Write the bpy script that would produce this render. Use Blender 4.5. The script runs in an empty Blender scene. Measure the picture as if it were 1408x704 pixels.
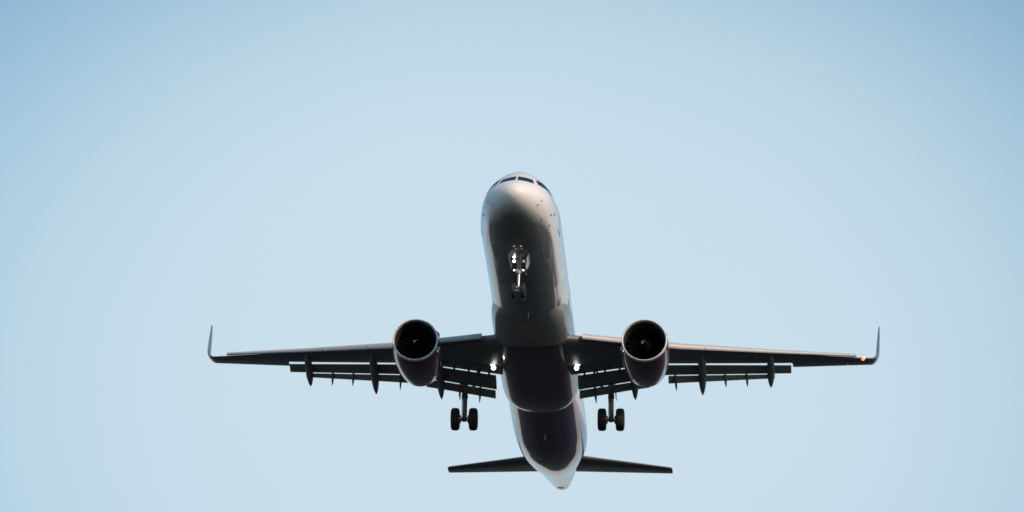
import bpy, bmesh, math, random
from mathutils import Vector, Matrix
random.seed(4)
R = math.radians
C = bpy.context.scene.collection
sc = bpy.context.scene

# ------------------------------------------------------------------ camera
CAM_EL = R(19.8)
cam_d = bpy.data.cameras.new("camera"); cam = bpy.data.objects.new("camera", cam_d); C.objects.link(cam)
cam_d.sensor_width = 36.0
cam_d.lens = 7138.9 / 1408 * 36
cam_d.clip_start = 0.5; cam_d.clip_end = 200000
cam.location = (0, 0, 1.7)
cam.rotation_euler = (R(90) + CAM_EL, 0, 0)
sc.camera = cam

# ------------------------------------------------------------------ sky, sun, exposure
SUN_EL, SUN_ROT, SUN_STR = R(30.0), R(138), 2.45
SKY_STR = 0.15
world = bpy.data.worlds.new("World"); sc.world = world
world.use_nodes = True
wt = world.node_tree; wt.nodes.clear()
def wn(t, **k):
    n = wt.nodes.new(t)
    for a, b in k.items(): setattr(n, a, b)
    return n
def wmath(op, a, b=None, clamp=False):
    n = wn('ShaderNodeMath', operation=op, use_clamp=clamp)
    for i, q in enumerate((a, b)):
        if q is None: continue
        if isinstance(q, (int, float)): n.inputs[i].default_value = q
        else: wt.links.new(q, n.inputs[i])
    return n.outputs[0]
sky = wn('ShaderNodeTexSky', sky_type='NISHITA', sun_disc=False)
sky.sun_elevation = SUN_EL; sky.sun_rotation = SUN_ROT
sky.altitude = 100; sky.air_density = 1.0; sky.dust_density = 1.6; sky.ozone_density = 1.5
tc = wn('ShaderNodeTexCoord')
# a thin bright veil added to the sky beyond the aircraft, imitating lens fall-off: brightest near
# VEIL_EL above the horizon on the far side, thinning upwards and to both sides
VEIL_EL = R(18.67)
fwd = Vector((-0.004, math.cos(VEIL_EL), math.sin(VEIL_EL))).normalized()
rt = Vector((1, 0, 0)); upv = rt.cross(fwd).normalized()
def wdot(v):
    n = wn('ShaderNodeVectorMath', operation='DOT_PRODUCT')
    wt.links.new(tc.outputs['Generated'], n.inputs[0]); n.inputs[1].default_value = v
    return n.outputs['Value']
a = wmath('DIVIDE', wdot(rt), 0.0986/0.82); b = wmath('DIVIDE', wdot(upv), 0.0493/0.56)
r2 = wmath('ADD', wmath('MULTIPLY', a, a), wmath('MULTIPLY', b, b))
front = wmath('GREATER_THAN', wdot(fwd), 0.0)
veil = wmath('MULTIPLY', wmath('POWER', 2.718, wmath('MULTIPLY', wmath('POWER', r2, 2.1), -1.0)), front)
hz = wn('ShaderNodeTexNoise'); hz.inputs['Scale'].default_value = 14; hz.inputs['Detail'].default_value = 3
wt.links.new(tc.outputs['Generated'], hz.inputs['Vector'])
veil = wmath('MULTIPLY', veil, wmath('ADD', wmath('MULTIPLY', hz.outputs['Fac'], 0.10), 0.95), True)
tint = wn('ShaderNodeMix', data_type='RGBA', blend_type='MULTIPLY'); tint.inputs[0].default_value = 1.0
wt.links.new(sky.outputs[0], tint.inputs[6]); tint.inputs[7].default_value = (0.88, 1.18, 1.07, 1)
mixv = wn('ShaderNodeMix', data_type='RGBA')
wt.links.new(veil, mixv.inputs[0]); wt.links.new(tint.outputs[2], mixv.inputs[6])
mixv.inputs[7].default_value = (3.88, 4.97, 5.62, 1)
# faint pink belt of haze along the horizon
sepz = wn('ShaderNodeSeparateXYZ'); wt.links.new(tc.outputs['Generated'], sepz.inputs[0])
ez = wmath('DIVIDE', sepz.outputs[2], 0.20)
belt = wmath('MULTIPLY', wmath('POWER', 2.718, wmath('MULTIPLY', wmath('MULTIPLY', ez, ez), -1.0)), 0.85)
mixb = wn('ShaderNodeMix', data_type='RGBA')
wt.links.new(belt, mixb.inputs[0]); wt.links.new(mixv.outputs[2], mixb.inputs[6]); mixb.inputs[7].default_value = (5.0, 4.55, 4.8, 1)
bg = wn('ShaderNodeBackground'); bg.inputs[1].default_value = SKY_STR
wt.links.new(mixb.outputs[2], bg.inputs[0])
wo = wn('ShaderNodeOutputWorld'); wt.links.new(bg.outputs[0], wo.inputs[0])

sun_d = bpy.data.lights.new("sun", 'SUN'); sun = bpy.data.objects.new("sun", sun_d); C.objects.link(sun)
sun_d.energy = SUN_STR; sun_d.angle = R(1.0); sun_d.color = (1.0, 0.60, 0.42)
sdir = Vector((math.sin(SUN_ROT) * math.cos(SUN_EL), math.cos(SUN_ROT) * math.cos(SUN_EL), math.sin(SUN_EL)))
sun.rotation_euler = sdir.to_track_quat('Z', 'Y').to_euler()
sun.location = (60, -60, 40)

sc.view_settings.view_transform = 'Standard'
sc.view_settings.look = 'None'
sc.view_settings.gamma = 1.0
sc.view_settings.exposure = 0.0
sc.view_settings.use_curve_mapping = False
sc.render.engine = 'CYCLES'
sc.cycles.filter_width = 1.6
sc.cycles.max_bounces = 6

# ------------------------------------------------------------------ helpers
def nn(m, t, **k):
    n = m.node_tree.nodes.new(t)
    for a, b in k.items(): setattr(n, a, b)
    return n
def lk(m, a, b): m.node_tree.links.new(a, b)
def mmath(m, op, a, b=None, c=None, clamp=False):
    n = nn(m, 'ShaderNodeMath', operation=op, use_clamp=clamp)
    for i, q in enumerate((a, b, c)):
        if q is None: continue
        if isinstance(q, (int, float)): n.inputs[i].default_value = q
        else: lk(m, q, n.inputs[i])
    return n.outputs[0]
def mmix(m, f, a, b):
    n = nn(m, 'ShaderNodeMix', data_type='RGBA')
    if isinstance(f, (int, float)): n.inputs[0].default_value = f
    else: lk(m, f, n.inputs[0])
    for i, q in ((6, a), (7, b)):
        if isinstance(q, tuple): n.inputs[i].default_value = (*q, 1)
        else: lk(m, q, n.inputs[i])
    return n.outputs[2]

def paint(name, col, rough=0.35, metal=0.0, coat=0.0, var=0.10, scale=2.5, spec=0.5, bump=0.0, ior=1.5):
    m = bpy.data.materials.new(name); m.use_nodes = True
    p = m.node_tree.nodes['Principled BSDF']
    t = nn(m, 'ShaderNodeTexCoord')
    nz = nn(m, 'ShaderNodeTexNoise'); nz.inputs['Scale'].default_value = scale; nz.inputs['Detail'].default_value = 5
    lk(m, t.outputs['Object'], nz.inputs['Vector'])
    lo = tuple(c * (1 - var) for c in col); hi = tuple(min(1, c * (1 + var)) for c in col)
    lk(m, mmix(m, nz.outputs['Fac'], lo, hi), p.inputs['Base Color'])
    lk(m, mmath(m, 'MULTIPLY_ADD', nz.outputs['Fac'], 0.12, rough - 0.06, clamp=True), p.inputs['Roughness'])
    p.inputs['Metallic'].default_value = metal
    p.inputs['Specular IOR Level'].default_value = spec; p.inputs['IOR'].default_value = ior
    p.inputs['Coat Weight'].default_value = coat; p.inputs['Coat Roughness'].default_value = 0.04
    if bump:
        b = nn(m, 'ShaderNodeBump'); b.inputs['Strength'].default_value = bump
        lk(m, nz.outputs['Fac'], b.inputs['Height']); lk(m, b.outputs[0], p.inputs['Normal'])
    return m
def emit(name, col, strength):
    m = bpy.data.materials.new(name); m.use_nodes = True
    p = m.node_tree.nodes['Principled BSDF']
    p.inputs['Base Color'].default_value = (0.6, 0.6, 0.6, 1); p.inputs['Roughness'].default_value = 0.15
    p.inputs['Emission Color'].default_value = (*col, 1); p.inputs['Emission Strength'].default_value = strength
    return m

def airframe_paint(name):
    """glossy white airliner paint with purple, blue livery on the rear belly and the row of cabin windows"""
    m = bpy.data.materials.new(name); m.use_nodes = True
    p = m.node_tree.nodes['Principled BSDF']
    t = nn(m, 'ShaderNodeTexCoord'); s = nn(m, 'ShaderNodeSeparateXYZ'); lk(m, t.outputs['Object'], s.inputs[0])
    x, y, z = s.outputs
    nz = nn(m, 'ShaderNodeTexNoise'); nz.inputs['Scale'].default_value = 1.3; nz.inputs['Detail'].default_value = 6
    mp = nn(m, 'ShaderNodeMapping'); mp.inputs['Scale'].default_value = (3, 0.35, 3)
    lk(m, t.outputs['Object'], mp.inputs[0]); lk(m, mp.outputs[0], nz.inputs['Vector'])
    white = mmix(m, nz.outputs['Fac'], (0.76, 0.75, 0.755), (0.83, 0.82, 0.825))
    # belly shade painted in: white darkened to grey low down, softly at the nose
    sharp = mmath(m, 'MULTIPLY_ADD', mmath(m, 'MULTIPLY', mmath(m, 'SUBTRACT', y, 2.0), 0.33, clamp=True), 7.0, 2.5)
    belly_shade = mmath(m, 'MULTIPLY', mmath(m, 'SUBTRACT', -1.08, z), sharp, clamp=True)
    white = mmix(m, belly_shade, white, mmix(m, nz.outputs['Fac'], (0.16, 0.165, 0.18), (0.25, 0.25, 0.26)))
    # livery: purple belly aft of the wing, turning to dark blue under the tail, white tail tip
    zl = mmath(m, 'MULTIPLY_ADD', mmath(m, 'SUBTRACT', y, 26.0), 0.125, -0.98)
    below = mmath(m, 'MULTIPLY', mmath(m, 'SUBTRACT', zl, z), 3.0, clamp=True)
    after = mmath(m, 'MULTIPLY', mmath(m, 'SUBTRACT', y, 22.0), 4.0, clamp=True)
    before = mmath(m, 'MULTIPLY', mmath(m, 'SUBTRACT', 41.8, y), 0.9, clamp=True)
    liv = mmath(m, 'MULTIPLY', mmath(m, 'MULTIPLY', below, after), before)
    blue = mmath(m, 'MULTIPLY', mmath(m, 'SUBTRACT', mmath(m, 'MULTIPLY_ADD', z, -0.8, y), 35.0), 1.2, clamp=True)
    pb = mmix(m, blue, (0.055, 0.010, 0.062), (0.02, 0.13, 0.30))
    # outer band of the livery: lighter lilac, and near the tail reflected sky painted blue
    rim = mmix(m, blue, (0.30, 0.12, 0.34), (0.06, 0.24, 0.48))
    core = mmath(m, 'MULTIPLY', mmath(m, 'SUBTRACT', liv, 0.55), 2.2, clamp=True)
    col = mmix(m, mmath(m, 'MULTIPLY', liv, 3.0, clamp=True), white, mmix(m, core, rim, pb))
    # cabin windows
    fr = mmath(m, 'FRACT', mmath(m, 'DIVIDE', y, 0.533))
    wy = mmath(m, 'COMPARE', fr, 0.5, 0.22); wz = mmath(m, 'COMPARE', z, 0.52, 0.165)
    wr = mmath(m, 'COMPARE', y, 21.3, 14.6)
    win = mmath(m, 'MULTIPLY', mmath(m, 'MULTIPLY', wy, wz), wr)
    col = mmix(m, win, col, (0.02, 0.022, 0.028))
    # skin joints: thin dark rings every few metres, and lap joints along the barrel
    ring = mmath(m, 'COMPARE', mmath(m, 'FRACT', mmath(m, 'DIVIDE', y, 2.665)), 0.5, 0.004)
    col = mmix(m, mmath(m, 'MULTIPLY', ring, mmath(m, 'MULTIPLY', mmath(m, 'GREATER_THAN', y, 6.0), 0.25)), col, (0.12, 0.12, 0.125))
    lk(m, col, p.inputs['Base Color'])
    lk(m, mmath(m, 'MULTIPLY_ADD', nz.outputs['Fac'], 0.15, 0.45), p.inputs['Roughness'])
    # the radome is matt, the rest is glossy
    lk(m, mmath(m, 'MULTIPLY', mmath(m, 'SUBTRACT', y, 1.2), 0.5, clamp=True), p.inputs['Coat Weight']); p.inputs['Coat Roughness'].default_value = 0.05
    b = nn(m, 'ShaderNodeBump'); b.inputs['Strength'].default_value = 0.05; b.inputs['Distance'].default_value = 0.02
    lk(m, nz.outputs['Fac'], b.inputs['Height']); lk(m, b.outputs[0], p.inputs['Normal'])
    return m

def fairing_paint(name):
    m = bpy.data.materials.new(name); m.use_nodes = True
    p = m.node_tree.nodes['Principled BSDF']
    t = nn(m, 'ShaderNodeTexCoord'); s = nn(m, 'ShaderNodeSeparateXYZ'); lk(m, t.outputs['Object'], s.inputs[0])
    x, y, z = s.outputs
    nz = nn(m, 'ShaderNodeTexNoise'); nz.inputs['Scale'].default_value = 1.6; nz.inputs['Detail'].default_value = 6
    lk(m, t.outputs['Object'], nz.inputs['Vector'])
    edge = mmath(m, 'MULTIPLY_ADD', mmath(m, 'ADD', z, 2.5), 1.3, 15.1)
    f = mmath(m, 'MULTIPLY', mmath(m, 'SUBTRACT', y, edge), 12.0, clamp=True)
    white = mmix(m, nz.outputs['Fac'], (0.18, 0.18, 0.185), (0.25, 0.24, 0.24))  # white front darkened to grey, the underside shade put into its colour
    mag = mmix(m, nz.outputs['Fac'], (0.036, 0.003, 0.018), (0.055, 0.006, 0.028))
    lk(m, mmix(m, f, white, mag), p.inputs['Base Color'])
    p.inputs['Roughness'].default_value = 0.4
    p.inputs['Coat Weight'].default_value = 0.8; p.inputs['Coat Roughness'].default_value = 0.06
    return m

M = dict(
    airframe=airframe_paint('airframe paint'), fairing=fairing_paint('fairing paint'),
    white=paint('white paint', (0.70, 0.69, 0.70), 0.3, coat=0.8, var=0.04),
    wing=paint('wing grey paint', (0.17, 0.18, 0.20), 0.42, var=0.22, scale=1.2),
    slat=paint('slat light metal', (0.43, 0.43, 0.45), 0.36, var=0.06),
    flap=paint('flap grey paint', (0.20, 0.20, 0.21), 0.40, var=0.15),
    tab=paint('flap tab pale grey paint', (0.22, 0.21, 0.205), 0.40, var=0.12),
    dark=paint('dark grey composite', (0.12, 0.125, 0.135), 0.45, var=0.2),
    magenta=paint('magenta cowl paint', (0.075, 0.007, 0.034), 0.35, coat=1.0, var=0.12),
    lip=paint('polished intake metal', (0.78, 0.76, 0.76), 0.30, metal=0.12, var=0.04),
    duct=paint('intake acoustic lining', (0.030, 0.030, 0.033), 0.7, var=0.15),
    blade=paint('fan blade metal', (0.005, 0.005, 0.006), 0.8, spec=0.03, var=0.2),
    nozzle=paint('exhaust metal', (0.42, 0.38, 0.35), 0.35, metal=0.9, var=0.2),
    gear=paint('landing gear grey enamel', (0.36, 0.36, 0.37), 0.35, var=0.1),
    geard=paint('greasy gear metal', (0.16, 0.13, 0.12), 0.4, metal=0.4, var=0.3, scale=6),
    chrome=paint('bright piston chrome', (0.42, 0.42, 0.44), 0.32, metal=0.8, var=0.03),
    copper=paint('brake copper metal', (0.55, 0.30, 0.18), 0.35, metal=0.9, var=0.2, scale=8),
    tyre=paint('tyre rubber', (0.012, 0.012, 0.013), 0.75, var=0.2, scale=5),
    glass=paint('cockpit glass', (0.006, 0.020, 0.05), 0.12, var=0.1, spec=0.3, ior=1.12),
    blue=paint('blue tail paint', (0.02, 0.06, 0.20), 0.35, coat=0.8),
    purple=paint('purple tail paint', (0.10, 0.015, 0.10), 0.35, coat=0.8),
    markwhite=paint('bright white mark', (0.88, 0.88, 0.88), 0.5, var=0.02),
    hatch=paint('belly hatch paint', (0.20, 0.20, 0.21), 0.5, var=0.25),
    seal=paint('black rubber seal', (0.02, 0.02, 0.022), 0.6),
    lamp=emit('landing lamp', (1.0, 0.98, 0.92), 7),
    lampdim=emit('dim lamp', (1.0, 0.96, 0.9), .3),
    taxi=emit('taxi lamp', (1.0, 0.98, 0.95), 1.3),
    navred=emit('port navigation lamp', (1.0, 0.22, 0.07), 2.2),
    navclear=paint('unlit lamp glass', (0.10, 0.12, 0.12), 0.1),
)

def mesh_obj(name, verts, faces, mats, parent=None, angle=35, face_mats=None):
    me = bpy.data.meshes.new(name); me.from_pydata([tuple(v) for v in verts], [], faces)
    if not isinstance(mats, (list, tuple)): mats = [mats]
    for m in mats: me.materials.append(m)
    if face_mats:
        for p, i in zip(me.polygons, face_mats): p.material_index = i
    bm = bmesh.new(); bm.from_mesh(me); bmesh.ops.recalc_face_normals(bm, faces=bm.faces); bm.to_mesh(me); bm.free()
    me.shade_smooth(); me.set_sharp_from_angle(angle=R(angle))
    o = bpy.data.objects.new(name, me); C.objects.link(o)
    if parent: o.parent = parent
    return o

class MB:
    def __init__(s): s.v = []; s.f = []; s.m = []
    def add(s, verts, faces, mi=0):
        o = len(s.v); s.v += [Vector(v) for v in verts]
        for f in faces: s.f.append([i + o for i in f]); s.m.append(mi)
    def loft(s, rings, mi=0, closed=True, cap0=True, cap1=True):
        n = len(rings[0]); vs = [p for r in rings for p in r]; fs = []
        for i in range(len(rings) - 1):
            for j in range(n if closed else n - 1):
                k = (j + 1) % n
                fs.append([i*n+j, i*n+k, (i+1)*n+k, (i+1)*n+j])
        if cap0: fs.append(list(range(n)))
        if cap1: fs.append([(len(rings)-1)*n+j for j in range(n)])
        s.add(vs, fs, mi)
    def tube(s, a, b, r0, r1=None, n=14, mi=0):
        a = Vector(a); b = Vector(b); r1 = r0 if r1 is None else r1
        d = (b - a).normalized(); u = d.orthogonal().normalized(); w = d.cross(u)
        s.loft([[p + (u*math.cos(t) + w*math.sin(t))*r for t in [2*math.pi*k/n for k in range(n)]] for p, r in ((a, r0), (b, r1))], mi)
    def lathe(s, prof, origin, axis, n=48, mi=0, sx=1, caps=False):
        """prof: (distance along the axis, radius)"""
        o = Vector(origin); d = Vector(axis).normalized()
        u = (Vector((0, 0, 1)) if abs(d.z) < .9 else Vector((1, 0, 0))); u = (u - d*u.dot(d)).normalized(); w = d.cross(u)
        s.loft([[o + d*h + (u*math.cos(t) + w*math.sin(t))*max(r, 1e-4) for t in [2*math.pi*k/n for k in range(n)]] for h, r in prof], mi, cap0=caps, cap1=caps)
    def box(s, c, size, rot=None, mi=0, taper=1.0):
        c = Vector(c); hx, hy, hz = (q/2 for q in size); vs = []
        for z in (-1, 1):
            for x, y in ((-1, -1), (1, -1), (1, 1), (-1, 1)):
                k = taper if z > 0 else 1
                v = Vector((x*hx*k, y*hy*k, z*hz))
                if rot: v = rot @ v
                vs.append(c + v)
        s.add(vs, [[0,1,2,3],[4,5,6,7],[0,1,5,4],[1,2,6,5],[2,3,7,6],[3,0,4,7]], mi)
    def obj(s, name, mats, parent=None, angle=35): return mesh_obj(name, s.v, s.f, mats, parent, angle, s.m)

def interp(tab, t):
    """smooth (monotone cubic) interpolation of a table [(t, a, b, ...)]"""
    n = len(tab)
    if t <= tab[0][0]: return tab[0][1:]
    if t >= tab[-1][0]: return tab[-1][1:]
    i = max(k for k in range(n-1) if tab[k][0] <= t)
    out = []
    for c in range(1, len(tab[0])):
        def sl(k): return (tab[k+1][c]-tab[k][c])/(tab[k+1][0]-tab[k][0])
        def tan(k):
            if k == 0: return sl(0)
            if k == n-1: return sl(n-2)
            a_, b_ = sl(k-1), sl(k)
            return 0 if a_*b_ <= 0 else 2*a_*b_/(a_+b_)
        h = tab[i+1][0]-tab[i][0]; u = (t-tab[i][0])/h
        out.append((2*u**3-3*u*u+1)*tab[i][c] + (u**3-2*u*u+u)*h*tan(i) + (-2*u**3+3*u*u)*tab[i+1][c] + (u**3-u*u)*h*tan(i+1))
    return out
def lin(tab, t):
    if t <= tab[0][0]: i = 0
    elif t >= tab[-1][0]: i = len(tab)-2
    else: i = max(k for k in range(len(tab)-1) if tab[k][0] <= t)
    u = (t-tab[i][0])/(tab[i+1][0]-tab[i][0]); return tab[i][1]+(tab[i+1][1]-tab[i][1])*u

# ------------------------------------------------------------------ ground
def ground():
    m = bpy.data.materials.new('dark field grass'); m.use_nodes = True
    p = m.node_tree.nodes['Principled BSDF']
    t = nn(m, 'ShaderNodeTexCoord')
    n1 = nn(m, 'ShaderNodeTexNoise'); n1.inputs['Scale'].default_value = 0.012; n1.inputs['Detail'].default_value = 8
    lk(m, t.outputs['Object'], n1.inputs['Vector'])
    r = nn(m, 'ShaderNodeValToRGB'); lk(m, n1.outputs['Fac'], r.inputs[0])
    r.color_ramp.elements[0].position = .35; r.color_ramp.elements[0].color = (0.022, 0.028, 0.031, 1)
    r.color_ramp.elements[1].position = .7; r.color_ramp.elements[1].color = (0.040, 0.045, 0.049, 1)
    lk(m, r.outputs[0], p.inputs['Base Color']); p.inputs['Roughness'].default_value = 0.95
    p.inputs['Specular IOR Level'].default_value = 0.1
    mb = MB(); n = 96; rings = [60, 200, 600, 2000, 8000, 60000]
    mb.add([(0, 0, 0)] + [(q*math.cos(2*math.pi*k/n), q*math.sin(2*math.pi*k/n), 0) for q in rings for k in range(n)],
           [[0, 1+k, 1+(k+1) % n] for k in range(n)] +
           [[1+i*n+k, 1+i*n+(k+1) % n, 1+(i+1)*n+(k+1) % n, 1+(i+1)*n+k] for i in range(len(rings)-1) for k in range(n)])
    o = mb.obj('ground', m); o['kind'] = 'structure'
    return o
ground()

# ------------------------------------------------------------------ the airplane (local: x to the photo's right, y aft from the nose, z up)
plane = bpy.data.objects.new('passenger_airplane', None); C.objects.link(plane)
plane['label'] = 'white twin engine passenger jet with magenta engines flying overhead with landing gear down'
plane['category'] = 'airplane'
def Rx(a): return Matrix(((1,0,0,0),(0,math.cos(a),math.sin(a),0),(0,-math.sin(a),math.cos(a),0),(0,0,0,1)))
def Rz(a): return Matrix(((math.cos(a),math.sin(a),0,0),(-math.sin(a),math.cos(a),0,0),(0,0,1,0),(0,0,0,1)))
def Ry(a): return Matrix(((math.cos(a),0,math.sin(a),0),(0,1,0,0),(-math.sin(a),0,math.cos(a),0),(0,0,0,1)))
DIST, PITCH, YAW, ROLL = 268.37, 0.40682 - CAM_EL, 0.0599, 0.02703
# where it flies: 268 m from the camera along its view line, 91 m up; nose 3.5 degrees up
pos = Rx(-CAM_EL) @ Vector((1.417, DIST, -4.968)) + cam.location
plane.matrix_world = Matrix.Translation(pos) @ Rx(-CAM_EL) @ Rx(0.40682) @ Rz(YAW) @ Ry(ROLL) @ Matrix.Translation((0, -22, 0))

# ---- fuselage: y, top, bottom, half width, height of the widest line
FUS = [(0.00, -0.60, -0.64, 0.02, -0.62), (0.05, -0.40, -0.83, 0.24, -0.62), (0.15, -0.26, -0.97, 0.41, -0.61),
       (0.35, -0.09, -1.14, 0.63, -0.60), (0.65, 0.10, -1.31, 0.87, -0.56), (1.05, 0.31, -1.48, 1.11, -0.50),
       (1.55, 0.60, -1.63, 1.33, -0.42), (2.00, 0.91, -1.74, 1.48, -0.36), (2.40, 1.19, -1.82, 1.58, -0.30),
       (2.85, 1.55, -1.89, 1.67, -0.25), (3.30, 1.80, -1.945, 1.745, -0.20), (3.75, 1.95, -1.985, 1.81, -0.16),
       (4.40, 2.03, -2.03, 1.88, -0.10), (5.20, 2.06, -2.06, 1.935, -0.05), (6.20, 2.07, -2.07, 1.965, -0.01), (7.20, 2.07, -2.07, 1.975, 0.0),
       (31.0, 2.07, -2.07, 1.975, 0.0), (33.0, 2.065, -1.90, 1.955, 0.06), (35.0, 2.05, -1.54, 1.86, 0.2), (37.0, 2.02, -1.08, 1.61, 0.42),
       (39.0, 1.95, -0.55, 1.25, 0.66), (41.0, 1.83, -0.02, 0.97, 0.88), (42.5, 1.68, 0.37, 0.75, 1.00), (43.6, 1.54, 0.63, 0.55, 1.07),
       (44.2, 1.44, 0.77, 0.44, 1.09), (44.40, 1.34, 0.87, 0.32, 1.10), (44.5, 1.26, .95, .20, 1.105)]
def fus(y): return interp(FUS, y)
NEXP = [(0, 2.0), (.8, 1.9), (2.0, 1.84), (3.4, 1.84), (5.0, 1.92), (7.0, 2.0), (60, 2.0)]     # roundness of the upper half (the forehead is narrow)
def fpoint(y, th):
    t, b, w, c = fus(y)
    s_, c_ = math.sin(th), math.cos(th)
    if c_ > 0:
        e = 2/lin(NEXP, y); k = 1/((abs(s_)**(2/e)+c_**(2/e))**(e/2))
        return Vector((w*s_*k, y, c+(t-c)*c_*k))
    return Vector((w*s_, y, c + (c-b)*c_))
ys = [0.0, .02, .05, .09, .15, .24, .35, .5, .65, .85, 1.05, 1.3, 1.55, 1.77, 2.0, 2.2, 2.4, 2.62, 2.85, 3.07, 3.3, 3.52, 3.75, 4.07, 4.4, 4.8, 5.2, 5.7, 6.2, 6.7, 7.2, 9]
ys += [11 + 2*k for k in range(10)] + [30, 31] + [31.5 + .5*k for k in range(25)] + [43.9, 44.2, 44.3, 44.40, 44.46, 44.5]
NS = 112
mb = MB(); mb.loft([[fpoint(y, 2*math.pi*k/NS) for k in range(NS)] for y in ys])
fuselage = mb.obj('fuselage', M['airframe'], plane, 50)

def fsurf_front(x, z):
    """y at which the nose skin reaches (x, z)"""
    lo, hi = 0.0, 7.0
    for _ in range(50):
        y = (lo+hi)/2; t, b, w, c = fus(y)
        h = (t-c) if z > c else (c-b)
        n_ = lin(NEXP, y) if z > c else 2.0
        if abs(x/w)**n_ + abs((z-c)/h)**n_ < 1: hi = y
        else: lo = y
    return (lo+hi)/2
def fside(y, z, s):
    t, b, w, c = fus(y); h = (t-c) if z > c else (c-b)
    n_ = lin(NEXP, y) if z > c else 2.0
    return s*w*max(0, 1-abs((z-c)/h)**n_)**(1/n_)
def fnormal(p):
    e = 0.01; t, b, w, c = fus(p.y); th = math.atan2(p.x/w, (p.z-c)/((t-c) if p.z > c else (c-b)))
    th = math.atan2(p.x/w, (p.z-c)/((t-c) if p.z > c else (c-b))); du = fpoint(p.y+e, th)-fpoint(p.y-e, th); dv = fpoint(p.y, th+e)-fpoint(p.y, th-e)
    n = du.cross(dv).normalized()
    return n if n.dot(Vector((p.x, 0, p.z-c)) + Vector((0, -.3 if p.y < 5 else 0, 0))) > 0 else -n
def patch(name, corners, fn, mat, parent, off=0.008, n=8, thick=0.02):
    """a curved panel on the fuselage: corners a,b,c,d in the two coordinates of fn"""
    a_, b_, c_, d_ = corners; out = []
    for i in range(n+1):
        for j in range(n+1):
            u, v = i/n, j/n
            q = [a_[k]*(1-u)*(1-v)+b_[k]*u*(1-v)+c_[k]*u*v+d_[k]*(1-u)*v for k in (0, 1)]
            p = fn(*q); out.append((p, fnormal(p)))
    mb = MB(); N = (n+1)**2
    vs = [p+nn_*off for p, nn_ in out] + [p-nn_*thick for p, nn_ in out]
    fs = []
    for i in range(n):
        for j in range(n):
            k = i*(n+1)+j; f = [k, k+1, k+n+2, k+n+1]; fs += [f, [q+N for q in f]]
    rim = [i*(n+1) for i in range(n+1)] + [n*(n+1)+j for j in range(1, n+1)] + [i*(n+1)+n for i in range(n-1, -1, -1)] + [j for j in range(n-1, 0, -1)]
    fs += [[rim[i], rim[(i+1) % len(rim)], rim[(i+1) % len(rim)]+N, rim[i]+N] for i in range(len(rim))]
    mb.add(vs, fs); return mb.obj(name, mat, parent, 40)
front = lambda x, z: Vector((x, fsurf_front(x, z), z))
for s in (-1, 1):
    patch('cockpit_window', [(s*.05, .58), (s*.84, .50), (s*.74, .98), (s*.05, 1.12)], front, M['glass'], fuselage)
    side = lambda y, z, s=s: Vector((fside(y, z, s), y, z))
    patch('cockpit_window', [(2.14, .60), (2.98, .60), (3.02, 1.02), (2.62, 1.06)], side, M['glass'], fuselage)
    patch('cockpit_window', [(3.06, .60), (3.66, .64), (3.58, .92), (3.10, 1.00)], side, M['glass'], fuselage)
# cabin doors: a seal ring with the door leaf standing 4 mm proud of it
for y0, w in ((4.95, .85), (13.9, .80), (26.6, .80), (35.5, .82)):
    for s in (-1, 1):
        side = lambda y, z, s=s: Vector((fside(y, z, s), y, z))
        z0 = -.55 if y0 < 30 else -.45
        d = patch('cabin_door', [(y0, z0), (y0+w, z0), (y0+w, z0+1.8), (y0, z0+1.8)], side, M['seal'], fuselage, .004)
        leaf = MB()
        e = .045
        p2 = patch('door_leaf', [(y0+e, z0+e), (y0+w-e, z0+e), (y0+w-e, z0+1.8-e), (y0+e, z0+1.8-e)], side, M['white'], None, .009)
        # fold the leaf into the door's own mesh
        base = d.data; nb = len(base.vertices)
        vs = [v.co.copy() for v in base.vertices] + [v.co.copy() for v in p2.data.vertices]
        fs = [list(p.vertices) for p in base.polygons] + [[i+nb for i in p.vertices] for p in p2.data.polygons]
        fm = [0]*len(base.polygons) + [1]*len(p2.data.polygons)
        bpy.data.objects.remove(p2); bpy.data.objects.remove(d)
        mesh_obj('cabin_door', vs, fs, [M['seal'], M['white']], fuselage, 40, fm)
# probes round the nose, antennas and drain masts along the belly
def probe(y, th, L=.09, name='pitot_probe'):
    p = fpoint(y, th); n = fnormal(p); mb = MB()
    mb.box(p+n*.02, (.02, .07, .08), Vector((0, 0, 1)).rotation_difference(n).to_matrix())
    mb.tube(p+n*.06+Vector((0, .03, 0)), p+n*.06-Vector((0, L, 0)), .014, .008, 10)
    mb.obj(name, M['geard'], fuselage)
for y, d in ((1.15, 112), (1.15, -112), (1.35, 96), (1.5, -98), (2.15, 125), (2.3, -128)): probe(y, R(d))
def vane(y, th):
    p = fpoint(y, th); n = fnormal(p); mb = MB()
    mb.lathe([(0, .07), (.012, .065), (.015, 0)], p, n, 16)
    mb.box(p+n*.04+Vector((0, .03, 0)), (.012, .09, .07), Vector((0, 0, 1)).rotation_difference(n).to_matrix(), taper=.6)
    mb.obj('flow_vane', M['geard'], fuselage)
for y, d in ((2.9, 104), (2.9, -104), (3.4, 96), (3.3, 118)): vane(y, R(d))
def blade(y, th, h=.30, c=.32, mat='white', name='blade_antenna'):
    p = fpoint(y, th); n = fnormal(p); t = Vector((0, 1, 0)); w = n.cross(t).normalized(); mb = MB()
    rings = []
    for k, (hh, cc, sh) in enumerate(((-.05, c, 0), (h*.6, c*.75, c*.22), (h*.95, c*.5, c*.42), (h, c*.3, c*.5))):
        rings.append([p+n*hh+t*(sh+q*cc)+w*x_*cc for q, x_ in ((0, 0), (.25, .06), (.6, .05), (1, 0), (.6, -.05), (.25, -.06))])
    mb.loft(rings); mb.obj(name, M[mat], fuselage)
for y, d in ((9.2, 180), (11.6, 178), (28.3, 180)): blade(y, R(d))
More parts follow.
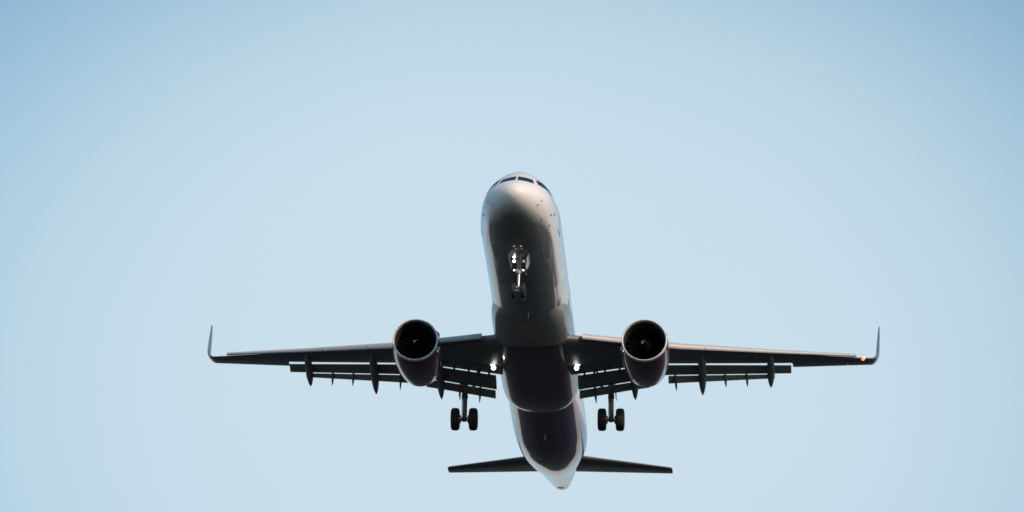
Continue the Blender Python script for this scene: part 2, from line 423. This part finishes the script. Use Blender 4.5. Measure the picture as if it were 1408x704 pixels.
blade(6.1, R(173), .34, .30); blade(7.0, R(152), .16, .2); blade(8.4, R(-150), .16, .2, 'chrome', 'drain_mast')
blade(7.5, R(0), .35, .4); blade(14.0, R(0), .35, .4)
for dx in (-.17, .17):
    p = Vector((dx, 3.62, 0)); t, b, w, c = fus(3.62); p.z = c-(c-b)*math.sqrt(1-(dx/w)**2)
    mb = MB(); mb.lathe([(-.02, .05), (.02, .045), (.035, .02), (.037, 0)], p, (0, -.25, -1), 16); mb.obj('belly_light', M['lampdim'], fuselage)
for y, th, w, h in ((8.0, 176, .5, .42), (10.3, 186, .55, .4), (9.3, 156, .42, .36), (7.6, 204, .40, .34), (29.5, 178, .6, .5), (32.0, 186, .5, .4)):
    def bel(yy, xx):
        t_, b_, w_, c_ = fus(yy); return Vector((xx, yy, c_-(c_-b_)*math.sqrt(1-(xx/w_)**2)))
    x0 = 1.975*math.sin(R(th))
    patch('access_hatch', [(y, x0-w/2), (y+h, x0-w/2), (y+h, x0+w/2), (y, x0+w/2)], bel, M['hatch'], fuselage, .006, 4)
for s in (-1, 1):
    bel2 = lambda y, z, s=s: Vector((fside(y, z, s), y, z))
    if s > 0: patch('cargo_door', [(10.2, -1.45), (11.9, -1.45), (11.9, -.45), (10.2, -.45)], bel2, M['white'], fuselage, .006)
# auxiliary power unit exhaust and tail light
mb = MB(); mb.lathe([(-.15, .17), (.10, .155), (.10, .12), (-.1, .11), (-.12, 0)], (0, 44.42, 1.12), (0, 1, .08), 24); mb.obj('exhaust_pipe', M['nozzle'], fuselage)
mb = MB(); mb.box((0, 43.3, fus(43.3)[1]+.005), (.30, .24, .04), Matrix.Rotation(R(14), 3, 'X')); mb.obj('exhaust_vent', M['seal'], fuselage)
mb = MB(); mb.lathe([(0, .04), (.05, .035), (.06, 0)], (0, 44.4, .9), (0, .8, -.6), 12); mb.obj('tail_light', M['navclear'], fuselage)

# ---- belly fairing between the wings: y, half width, bottom, top
FAIR = [(12.2, 1.30, -1.86, -1.1), (12.8, 1.60, -2.02, -1.0), (13.6, 1.88, -2.24, -.85), (14.6, 1.99, -2.44, -.7), (15.8, 2.02, -2.54, -.6), (18, 2.02, -2.56, -.6),
        (21.5, 2.02, -2.55, -.6), (22.8, 2.01, -2.50, -.65), (23.6, 1.99, -2.43, -.75), (24.3, 1.88, -2.33, -.9), (24.9, 1.60, -2.2, -1.1), (25.3, 1.15, -2.1, -1.4), (25.55, .4, -2.0, -1.6)]
mb = MB(); rings = []
fy = [12.2 + .3*k for k in range(45) if 12.2+.3*k < 25.5] + [25.55]
for y in fy:
    w, b, t = interp(FAIR, y); r = []
    for k in range(41):
        a_ = math.pi*k/40; n_ = 2/2.7
        cx = math.cos(a_); sz = math.sin(a_)
        r.append(Vector((w*math.copysign(abs(cx)**n_, cx), y, t+(b-t)*abs(sz)**n_)))
    rings.append(r)
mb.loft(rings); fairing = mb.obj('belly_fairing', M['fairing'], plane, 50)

# ---- wings
ZL = [(0, -1.85), (2.35, -1.60), (4.3, -1.42), (7.2, -1.12), (11.9, -.46), (16.2, .19), (17.5, .40)]     # slat line
ZT = [(0, -2.15), (2.2, -1.86), (4.8, -1.45), (7.3, -1.12), (13.1, -.41), (17, .20)]                     # spoiler edge
def y_le(x): return 15.4 + (x-1.975)*.51
def y_te(x): return 21.35 if x < 6.4 else 21.35+(x-6.4)*.30
def y_cut(x): return 20.5 if x < 6.4 else 20.5+(x-6.4)*.30
def foil(x, c0, c1, n=14):
    """wing section between the chord fractions c0 and c1"""
    yl, zl = y_le(x)+.33, lin(ZL, x)-lin([(6, .10), (17, .05)], x); yt, zt = y_te(x), lin(ZT, x)+.16
    ch = yt-yl; t = .135 if x < 3 else .135-.03*(x-3)/14
    def h(u): return 5*t*(.2969*math.sqrt(u)-.126*u-.3516*u*u+.2843*u**3-.1036*u**4)
    us = [c0+(c1-c0)*(1-math.cos(math.pi*k/(2*n)))for k in range(n+1)]
    def pt(u, s_): return Vector((x, yl+ch*u, zl+(zt-zl)*u + ch*(s_*h(u)*(1.15 if s_ > 0 else .85))))
    return [pt(u, 1) for u in reversed(us)] + [pt(u, -1) for u in us[1:]] if c0 == 0 else [pt(u, 1) for u in reversed(us)] + [pt(u, -1) for u in us]
def frac_cut(x): return (y_cut(x)-(y_le(x)+.33))/(y_te(x)-(y_le(x)+.33))
FX0, FX1 = 13.05, 15.9
def mir(rings, s): return [[Vector((p.x*s, p.y, p.z)) for p in r] for r in rings]

def thin_foil(x, y, z, c, t, delta, n=8):
    """small aerofoil: nose at (y, z), chord c, trailing edge turned down by delta"""
    cd, sd = math.cos(delta), math.sin(delta); out = []
    def h(u): return 5*t*(.2969*math.sqrt(u)-.126*u-.3516*u*u+.2843*u**3-.1015*u**4)
    us = [(1-math.cos(math.pi*k/n))/2 for k in range(n+1)]
    for u, s_ in [(u, 1.2) for u in reversed(us)] + [(u, -.6) for u in us[1:-1]]:
        a_, b_ = c*u, c*h(u)*s_
        out.append(Vector((x, y+a_*cd+b_*sd, z-a_*sd+b_*cd)))
    return out

def make_wing(s):
    mb = MB()
    xs = [1.0, 2.0, 3.0, 4.0, 5.2, 6.4, 7.4, 8.8, 10.2, 11.6, 12.4, FX0]
    rings = [foil(x, 0, frac_cut(x)) for x in xs] + [foil(FX0+.02, 0, .76), foil(14.5, 0, .76), foil(FX1, 0, .76), foil(FX1+.02, 0, 1), foil(16.6, 0, 1), foil(17.0, 0, 1)]
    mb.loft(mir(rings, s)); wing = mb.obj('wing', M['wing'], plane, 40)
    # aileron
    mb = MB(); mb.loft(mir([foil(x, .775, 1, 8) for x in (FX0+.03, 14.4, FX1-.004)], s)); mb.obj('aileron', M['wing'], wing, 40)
    # winglet: the tip section swept up through a bend
    mb = MB(); rings = []
    yl0, zl0 = y_le(17.0)+.33, lin(ZL, 17)-.05; ch0 = y_te(17)-yl0
    for k in range(15):
        u = k/14
        bend = min(1, u/.30); ang = bend*R(86)
        # arc of radius .55 then straight
        if u <= .30: px, pz = 17.0+.47*math.sin(ang), .55*(1-math.cos(ang)); L = .55*ang
        else:
            L2 = (u-.30)/.70*2.02; px, pz = 17.0+.47*math.sin(R(86))+L2*math.cos(R(88)), .55*(1-math.cos(R(86)))+L2*math.sin(R(86)); L = .55*R(86)+L2
        f = L/2.85; ch = ch0*(1-f)**.55*.82+.26*f+ch0*.18*(1-f); yl = yl0+L*.50+f*f*.35
        r = []
        base = foil(17.0, 0, 1)
        nx, nz = -math.sin(ang), math.cos(ang)
        for q in base:
            uu = (q.y-yl0)/ch0; hh = (q.z-(zl0+(lin(ZT, 17)+.16-zl0)*uu))*(ch/ch0)*(1+.7*min(1, u/.3))
            zc = zl0+(lin(ZT, 17)+.16-zl0)*uu*(1-f)
            r.append(Vector((px+nx*hh, yl+ch*uu, zc+pz+nz*hh)))
        rings.append(r)
    mb.loft(mir(rings, s)); mb.obj('winglet', M['wingtip'], wing, 40)
    # slats: hooked shells standing ahead of the leading edge
    def slat(x, k):
        yl, zl = y_le(x), lin(ZL, x)
        prof = [(.62, .06), (.42, .10), (.25, .10), (.13, .08), (.05, .035), (.005, -.04), (-.005, -.12), (.015, -.185), (.05, -.205), (.10, -.20),
                (.13, -.17), (.15, -.09), (.22, -.01), (.36, .05), (.60, .05)]
        kz = lin([(2, 1.15), (6, 1.3), (6.6, 1.5), (11, 1.1), (16.4, .65)], x)
        return [Vector((x, yl+a_*k, zl+b_*k*(kz if b_ < 0 else 1))) for a_, b_ in prof]
    for x0, x1 in ((2.55, 5.15), (6.25, 8.65), (8.68, 11.05), (11.08, 13.55), (13.58, 16.35)):
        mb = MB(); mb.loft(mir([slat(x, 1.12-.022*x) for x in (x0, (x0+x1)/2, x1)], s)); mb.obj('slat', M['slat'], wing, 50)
    # flaps and their tabs, deployed
    def flap_pos(x):
        inner = x < 6.4
        c = lin([(2, 1.02), (6.4, .92)], x) if inner else lin([(6.4, .72), (13, .58)], x)
        return y_cut(x)-.02, lin(ZT, x)-(.045 if inner else .09), c, R(24)
    def tab_pos(x):
        y, z, c, d = flap_pos(x); ct = lin([(2, .50), (6.4, .46)], x) if x < 6.4 else lin([(6.4, .47), (12, .25)], x)
        return y+c*math.cos(d)-.03, z-c*math.sin(d)-.052, ct*.94, R(46)
    for x0, x1 in ((2.10, 6.10), (6.55, 13.0)):
        mb = MB(); xs = [x0+(x1-x0)*k/6 for k in range(7)]
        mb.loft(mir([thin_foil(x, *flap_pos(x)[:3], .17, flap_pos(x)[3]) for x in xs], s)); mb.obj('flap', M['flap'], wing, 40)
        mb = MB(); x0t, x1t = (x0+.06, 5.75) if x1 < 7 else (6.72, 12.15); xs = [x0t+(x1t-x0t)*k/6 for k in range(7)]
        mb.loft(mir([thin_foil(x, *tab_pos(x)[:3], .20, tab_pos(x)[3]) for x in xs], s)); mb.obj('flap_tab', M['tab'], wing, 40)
    # canoe fairings over the flap tracks
    for x, k in ((11.95, .98), (8.45, 1.30), (5.0, 1.36)):
        y0, z0 = y_cut(x), lin(ZT, x)-.02
        path = [(-1.25, .02, .02, .03), (-1.05, -.05, .08, .09), (-.7, -.12, .125, .15), (-.3, -.18, .15, .19), (.1, -.27, .155, .20), (.5, -.41, .15, .19), (.85, -.57, .12, .15), (1.12, -.70, .075, .09), (1.3, -.79, .02, .02)]
        mb = MB(); rings = []
        for a_, b_, w, h in path:
            w *= 1.42 if k > 1.1 else 1.3
            rings.append([Vector((x+w*math.cos(t), y0+a_*k, z0+b_*k+h*math.sin(t)*k)) for t in [2*math.pi*j/16 for j in range(16)]])
        mb.loft(mir(rings, s)); mb.obj('flap_track_fairing', M['wing'], wing, 60)
    # small hinge brackets under the tabs
    for x in (10.7, 9.6, 7.07, 2.95):
        y, z, c, d = tab_pos(x); mb = MB(); kk = 1.25 if x < 8 else 1
        rings = [[Vector((x+dx+lean, y+a_*kk, z+b_*kk)) for dx, b_ in ((-w, b0), (w, b0), (w*.6, b1), (-w*.6, b1))]
                 for a_, b0, b1, w, lean in ((-.12, .02, -.06, .04, 0), (.02, -.01, -.20, .07, 0), (.22, -.14, -.38, .075, .03), (.42, -.38, -.50, .025, .06))]
        mb.loft(mir(rings, s)); mb.obj('hinge_bracket', M['dark'], wing, 60)
    # struts crossing the slots
    for x in (2.45, 2.95, 3.5, 4.25, 5.6):
        mb = MB(); y0, z0 = y_cut(x), lin(ZT, x)
        mb.box((s*x, y0+.02, z0-.10), (.10, .55, .16), Matrix.Rotation(R(-20), 3, 'X')); mb.obj('slot_bracket', M['dark'], wing)
    # navigation light in the leading edge near the tip
    mb = MB(); p = Vector((s*16.72, y_le(16.72)+.30, lin(ZL, 16.72)-.075))
    kr = 1.0 if s > 0 else .55
    mb.lathe([(-.10, .09*kr), (.06*kr, .08*kr), (.11*kr, .045*kr), (.12*kr, 0)], p, (s*.35, -1, .1), 16)
    mb.obj('navigation_light', M['navred'] if s > 0 else M['navclear'], wing)
    # landing light: two lamps on a swung-down bracket beside the fairing
    mb = MB(); q = Vector((s*2.16, 18.9, -1.93))
    mb.box(q+Vector((0, .20, .22)), (.40, .10, .5), mi=0)
    for dz, dx, rr in ((.07, 0, .19), (-.21, -s*.04, .13)):
        mb.lathe([(.16, .05), (.10, rr*.95), (0, rr), (-.012, rr*.9)], q+Vector((dx, .0, dz)), (0, 1, .12), 20, mi=0)
        mb.lathe([(0, rr*.9), (-.03, rr*.6), (-.04, 0)], q+Vector((dx, -.012, dz)), (0, 1, .12), 20, mi=1)
    mb.obj('landing_light', [M['gear'], M['lamp']], wing)
    return wing
M['wingtip'] = paint('winglet blue grey paint', (0.15, 0.17, 0.23), 0.35, coat=0.5, var=0.08)

# ---- engines
EY, EZ, EX = 14.2, -2.50, 5.75
def make_engine(s):
    o = Vector((s*EX, EY, EZ)); ax = Vector((0, 1, -.035)).normalized()
    mb = MB()
    mb.lathe([(.17, 1.15), (.45, 1.19), (.9, 1.225), (1.5, 1.235), (2.1, 1.20), (2.7, 1.14), (3.25, 1.05), (3.62, .975), (3.63, .955), (2.6, 1.02)], o, ax, 72)
    eng = mb.obj('engine', M['magenta'], plane, 40)
    mb = MB(); mb.lathe([(3.625, .972), (3.73, .95), (3.74, .93), (3.1, .95)], o, ax, 72); mb.obj('fan_nozzle', M['lip'], eng, 40)
    mb = MB(); pr = []
    for k in range(13):
        a_ = math.pi*(k/12); pr.append((.17-.17*math.sin(a_)**.8, 1.105+.045*math.cos(a_)))
    mb.lathe([(.18, 1.149)]+pr+[(.19, 1.059)], o, ax, 72); mb.obj('intake_lip', M['lip'], eng, 60)
    mb = MB(); mb.lathe([(.19, 1.057), (.45, 1.02), (.9, 1.0), (1.5, 1.01)], o, ax, 72)
    mb.lathe([(1.45, 1.01), (1.46, 0)], o, ax, 48); mb.obj('intake_duct', M['duct'], eng, 40)
    # fan
    mb = MB(); nb = 20; w0 = Vector((1, 0, 0)); u0 = ax.cross(w0).normalized()
    for b_ in range(nb):
        rings = []
        for k in range(6):
            rr = .30+(.985-.30)*k/5; tw = R(25+38*k/5); half = .10+.035*k/5; ph = 2*math.pi*b_/nb+.10*math.sin(k/5*2.4)
            er = w0*math.cos(ph)+u0*math.sin(ph); et = -w0*math.sin(ph)+u0*math.cos(ph)
            dirc = ax*math.cos(tw)+et*math.sin(tw); nrm = (-ax*math.sin(tw)+et*math.cos(tw))
            c_ = o+ax*.92+er*rr
            rings.append([c_-dirc*half, c_+nrm*.008, c_+dirc*half, c_-nrm*.008])
        mb.loft(rings)
    mb.obj('fan', M['blade'], eng, 40)
    mb = MB(); sp = [(.34+.50*(k/10), .33*math.sqrt(k/10)*(1-.1*(1-k/10))) for k in range(11)]+[(.95, .31)]
    mb.lathe(sp, o, ax, 32); spin = mb.obj('spinner', M['blade'], eng, 40)
    # white comma painted on the spinner, raised 4 mm
    mb = MB(); pts = []
    for k in range(9):
        u = k/8; t = .03+.42*u; rr = .33*math.sqrt(t)*(1-.1*(1-t)); ph = R(205 if s < 0 else 175)+u*1.5
        for wd in (-.5, .5):
            q = ph+wd*(2.4*(1-u)**.7*(.25+u)+.12)
            pts.append(o+ax*(.34+.50*t-.008)+(w0*math.cos(q)+u0*math.sin(q))*(rr+.006))
    mb.add(pts, [[2*k, 2*k+1, 2*k+3, 2*k+2] for k in range(8)]); mb.obj('spinner_mark', M['markwhite'], eng, 60)
    # core cowl and cone
    mb = MB(); mb.lathe([(2.5, .70), (3.2, .66), (3.9, .52), (4.25, .44), (4.25, .41), (3.8, .42)], o, ax, 48); mb.obj('core_cowl', M['nozzle'], eng, 40)
    mb = MB(); mb.lathe([(3.7, .40), (4.1, .30), (4.5, .20), (4.85, .08), (4.9, 0)], o, ax, 32); mb.obj('exhaust_cone', M['nozzle'], eng, 40)
    # pylon
    mb = MB(); rings = []
    for y, zb, zt, w in ((15.5, EZ+1.17, EZ+1.26, .03), (16.1, EZ+1.05, EZ+1.33, .13), (17.0, EZ+.85, -1.16, .20), (18.0, EZ+.6, -1.2, .22), (19.2, EZ+.62, -1.35, .20), (20.3, -1.8, -1.42, .13), (21.2, -1.62, -1.45, .03)):
        rings.append([Vector((s*EX+dx, y, z)) for dx, z in ((-w*.7, zb), (-w, (zb+zt)/2), (-w*.8, zt), (w*.8, zt), (w, (zb+zt)/2), (w*.7, zb))])
    mb.loft(rings); mb.obj('pylon', M['magenta'], eng, 60)
    # strake on one shoulder of the cowl
    mb = MB(); sg = 1; ph = R(42)
    rings = []
    for y, h in ((.75, .0), (1.0, .12), (1.5, .24), (1.85, .22), (1.95, .02)):
        rr = 1.215; e_ = Vector((sg*math.cos(ph), 0, math.sin(ph))); tn = Vector((-math.sin(ph)*sg, 0, math.cos(ph)))
        rings.append([o+ax*y+e_*(rr-.03)+tn*.015, o+ax*y+e_*(rr+h)+tn*.006, o+ax*y+e_*(rr+h)-tn*.006, o+ax*y+e_*(rr-.03)-tn*.015])
    mb.loft(rings); mb.obj('strake', M['dark'], eng, 60)
    # oval vent on the inboard cheek
    mb = MB(); ph = R(-14); e_ = Vector((-s*math.cos(ph), -.1, math.sin(ph)))
    mb.lathe([(1.13, .10), (1.24, .095), (1.255, .06), (1.26, 0)], o+ax*.62, e_, 20); mb.obj('cowl_vent', M['white'], eng, 50)
    return eng

# ---- tail
def taper(secs, s, name, mat, parent, vertical=False, c0=0.0, c1=1.0, t=.10):
    rings = []
    for x, y, z, c, tilt in secs:
        us = [c0+(c1-c0)*(1-math.cos(math.pi*k/12))/2 for k in range(13)]; r = []
        def h(u): return 5*t*c*(.2969*math.sqrt(max(u, 0))-.126*u-.3516*u*u+.2843*u**3-.1036*u**4)
        for u, sg in [(u, 1) for u in reversed(us)]+[(u, -1) for u in us[1 if c0 == 0 else 0:]]:
            a_, b_ = c*u, sg*h(u)+sg*.004
            if vertical: r.append(Vector((b_, y+a_, z)))
            else: r.append(Vector((s*x, y+a_*math.cos(tilt)-b_*math.sin(tilt), z+a_*math.sin(tilt)+b_*math.cos(tilt))))
        rings.append(r)
    mb = MB(); mb.loft(rings); return mb.obj(name, mat, parent, 40)
STAB_TILT = R(7.0)
def make_stab(s):
    def sec(x):
        u = (x-.6)/(6.22-.6); c = 3.75+(1.30-3.75)*u
        return (x, 38.35+(x-.6)*.62, .62+(x-.6)*.105-.0, c, STAB_TILT)
    st = taper([sec(x) for x in (.6, 2, 4, 5.9, 6.15)]+[(6.22, sec(6.22)[1]+.12, sec(6.22)[2], sec(6.22)[3]-.16, STAB_TILT)], s, 'horizontal_stabilizer', M['dark'], plane, c1=.70)
    taper([sec(x) for x in (.75, 2.2, 4.6, 6.2)], s, 'elevator', M['dark'], st, c0=.715)
    return st

# ---- landing gear
def wheel_mesh(R_, W, name, parent):
    mb = MB(); h = W/2
    prof = [(-h*.62, R_*.48), (-h*.92, R_*.62), (-h, R_*.80), (-h*.86, R_*.93), (-h*.55, R_*.985), (-h*.3, R_), (h*.3, R_), (h*.55, R_*.985), (h*.86, R_*.93), (h, R_*.80), (h*.92, R_*.62), (h*.62, R_*.48)]
    mb.lathe(prof, (0, 0, 0), (1, 0, 0), 40, 0)
    for g in (-.28, 0, .28):
        mb.lathe([(h*g-.008, R_*1.002), (h*g, R_*1.004), (h*g+.008, R_*1.002)], (0, 0, 0), (1, 0, 0), 40, 2)
    mb.lathe([(-h*.64, R_*.48), (-h*.5, R_*.42), (-h*.35, R_*.2), (-h*.7, R_*.14), (-h*.72, 0)], (0, 0, 0), (1, 0, 0), 28, 1)
    mb.lathe([(h*.64, R_*.48), (h*.5, R_*.42), (h*.35, R_*.2), (h*.7, R_*.14), (h*.72, 0)], (0, 0, 0), (1, 0, 0), 28, 1)
    return mb.obj(name, [M['tyre'], M['gear'], M['seal']], parent, 35)
def dup(o, parent, loc):
    c = o.copy(); C.objects.link(c); c.parent = parent; c.location = loc; return c

MG = (3.78, 22.0, -3.74)
def make_main_gear(s):
    x, y, z = s*MG[0], MG[1], MG[2]; mb = MB()
    top = Vector((x-s*.02, 21.5, -1.35)); ax = Vector((x, y, z))
    mid = top.lerp(ax, .52)
    mb.tube(top, mid, .18, .15, 20, 0); mb.tube(mid-Vector((0, 0, -.06)), mid-Vector((0, 0, .06)), .165, .165, 20, 0)
    mb.tube(mid, ax, .10, .095, 18, 2)
    mb.tube(ax+Vector((-.30, 0, 0)), ax+Vector((.30, 0, 0)), .085, .085, 16, 2)
    mb.lathe([(-.11, .0), (-.10, .13), (.10, .13), (.11, 0)], ax, (0, 0, 1), 16, 2)
    # side brace to the fairing, retraction actuator, hoses
    mb.tube(top.lerp(ax, .40), (s*2.30, 21.0, -1.72), .055, .05, 12, 0)
    mb.tube(top.lerp(ax, .25), (s*2.95, 20.6, -1.55), .045, .045, 12, 2)
    for dx in (-.12, .12): mb.tube(top.lerp(ax, .45)+Vector((dx, -.10, 0)), ax+Vector((dx*1.0, -.10, .08)), .02, .02, 8, 3)
    mb.box(top.lerp(ax, .44)+Vector((0, -.15, 0)), (.20, .12, .26), mi=2)
    g = mb.obj('main_landing_gear', [M['geard'], M['chrome'], M['geard'], M['seal']], plane, 40)
    mb = MB(); a_ = mid+Vector((0, .16, -.05)); k = mid.lerp(ax, .55)+Vector((0, .45, 0)); b_ = ax+Vector((0, .12, .1))
    for dx in (-.09, .09): mb.tube(a_+Vector((dx, 0, 0)), k+Vector((dx*.4, 0, 0)), .035, .03, 10); mb.tube(k+Vector((dx*.4, 0, 0)), b_+Vector((dx, 0, 0)), .03, .035, 10)
    mb.obj('torque_link', M['geard'], g)
    # leg door on the outboard side
    mb = MB(); 
    mb.box((x+s*.22, 21.62, -2.10), (.04, .80, 1.15), Matrix.Rotation(R(-s*3), 3, 'Y')); mb.obj('gear_door', M['wing'], g)
    w = wheel_mesh(.585, .43, 'wheel', g); w.location = (x-.465, y, z); dup(w, g, (x+.465, y, z))
    for dx in (-1, 1):
        mb = MB(); mb.lathe([(0, .14), (.02, .21), (.12, .22), (.14, .15)], ax+Vector((dx*.16, 0, 0)), (dx, 0, 0), 20); mb.obj('brake', M['copper'], g)
    return g

def make_nose_gear():
    y, z = 5.07, -3.70; mb = MB()
    top = Vector((0, 5.22, -1.75)); ax = Vector((0, y, z)); mid = top.lerp(ax, .50)
    mb.tube(top, mid, .105, .10, 18, 0); mb.tube(mid+Vector((0, 0, .05)), mid-Vector((0, 0, .07)), .13, .13, 18, 0)
    mb.tube(mid, ax, .065, .065, 16, 1)
    mb.tube(ax+Vector((-.24, 0, 0)), ax+Vector((.24, 0, 0)), .06, .06, 14, 0)
    mb.box(ax+Vector((0, -.04, .17)), (.24, .1, .07), mi=0)
    # steering collar, drag stay going forward and up into the bay
    mb.box(mid+Vector((0, -.02, .10)), (.36, .16, .12), mi=0)
    for dx in (-1, 1):
        mb.tube(mid+Vector((dx*.05, -.08, .18)), Vector((dx*.14, 4.3, -1.85)), .03, .028, 12, 0)
        mb.tube(mid+Vector((dx*.15, 0, .05)), mid+Vector((dx*.22, -.04, .16)), .03, .03, 10, 0)
    mb.tube(Vector((-.26, 4.25, -1.9)), Vector((.26, 4.25, -1.9)), .03, .03, 10, 0)
    g = mb.obj('nose_landing_gear', [M['gear'], M['chrome']], plane, 40)
    mb = MB(); k = mid.lerp(ax, .5)+Vector((0, .3, 0))
    for dx in (-.05, .05): mb.tube(mid+Vector((dx, .1, -.05)), k, .028, .025, 8); mb.tube(k, ax+Vector((dx, .08, .1)), .025, .028, 8)
    mb.obj('torque_link', M['geard'], g)
    w = wheel_mesh(.38, .215, 'wheel', g); w.location = (-.235, y, z); dup(w, g, (.235, y, z))
    # bay doors hanging open either side of the leg
    for s in (-1, 1):
        mb = MB(); t, b, w_, c = fus(5)
        q = [Vector((s*x_, y_, z_)) for x_, y_, z_ in ((.50, 4.55, -1.96), (.50, 5.50, -1.98), (.40, 5.52, -2.30), (.34, 5.25, -2.52), (.34, 4.85, -2.50), (.41, 4.58, -2.28))]
        n_ = Vector((s*.95, 0, -.30))
        mb.loft([[p+n_*.02 for p in q], [p-n_*.02 for p in q]]); mb.obj('gear_door', M['white'], g, 30)
    # lamps
    def lamp(x, y_, z_, r, mat, name):
        m2 = MB(); m2.lathe([(.16, .03), (.12, r*.8), (.02, r), (0, r*.96)], (x, y_, z_), (0, 1, -.1), 20, 0); m2.lathe([(0, r*.95), (-.02, r*.7), (-.03, 0)], (x, y_, z_), (0, 1, -.1), 20, 1)
        m2.tube((x, y_+.1, z_), (x*.3, 5.18, z_+.02), .025, .025, 8, 0)
        m2.obj(name, [M['gear'], M[mat]], g)
    lamp(-.235, 4.90, -2.22, .075, 'lamp', 'landing_light')
    lamp(-.225, 4.80, -2.03, .075, 'lamp', 'landing_light')
    lamp(.235, 4.90, -2.22, .075, 'lampdim', 'landing_light')
    for s in (-1, 1): lamp(s*.22, 4.98, -2.66, .058, 'taxi', 'taxi_light')
    return g

for s in (-1, 1): make_wing(s)
for s in (-1, 1): make_engine(s)
for s in (-1, 1): make_stab(s)
fin = taper([(0, 35.4, 1.7, 6.3, 0), (0, 37.6, 3.3, 5.0, 0), (0, 40.3, 6.2, 3.4, 0), (0, 41.9, 7.9, 2.35, 0)], 1, 'vertical_stabilizer', M['purple'], plane, vertical=True, c1=.70)
taper([(0, 36.9, 2.4, 5.6, 0), (0, 40.3, 6.2, 3.4, 0), (0, 41.8, 7.8, 2.4, 0)], 1, 'rudder', M['blue'], fin, vertical=True, c0=.715)
for s in (-1, 1): make_main_gear(s)
make_nose_gear()
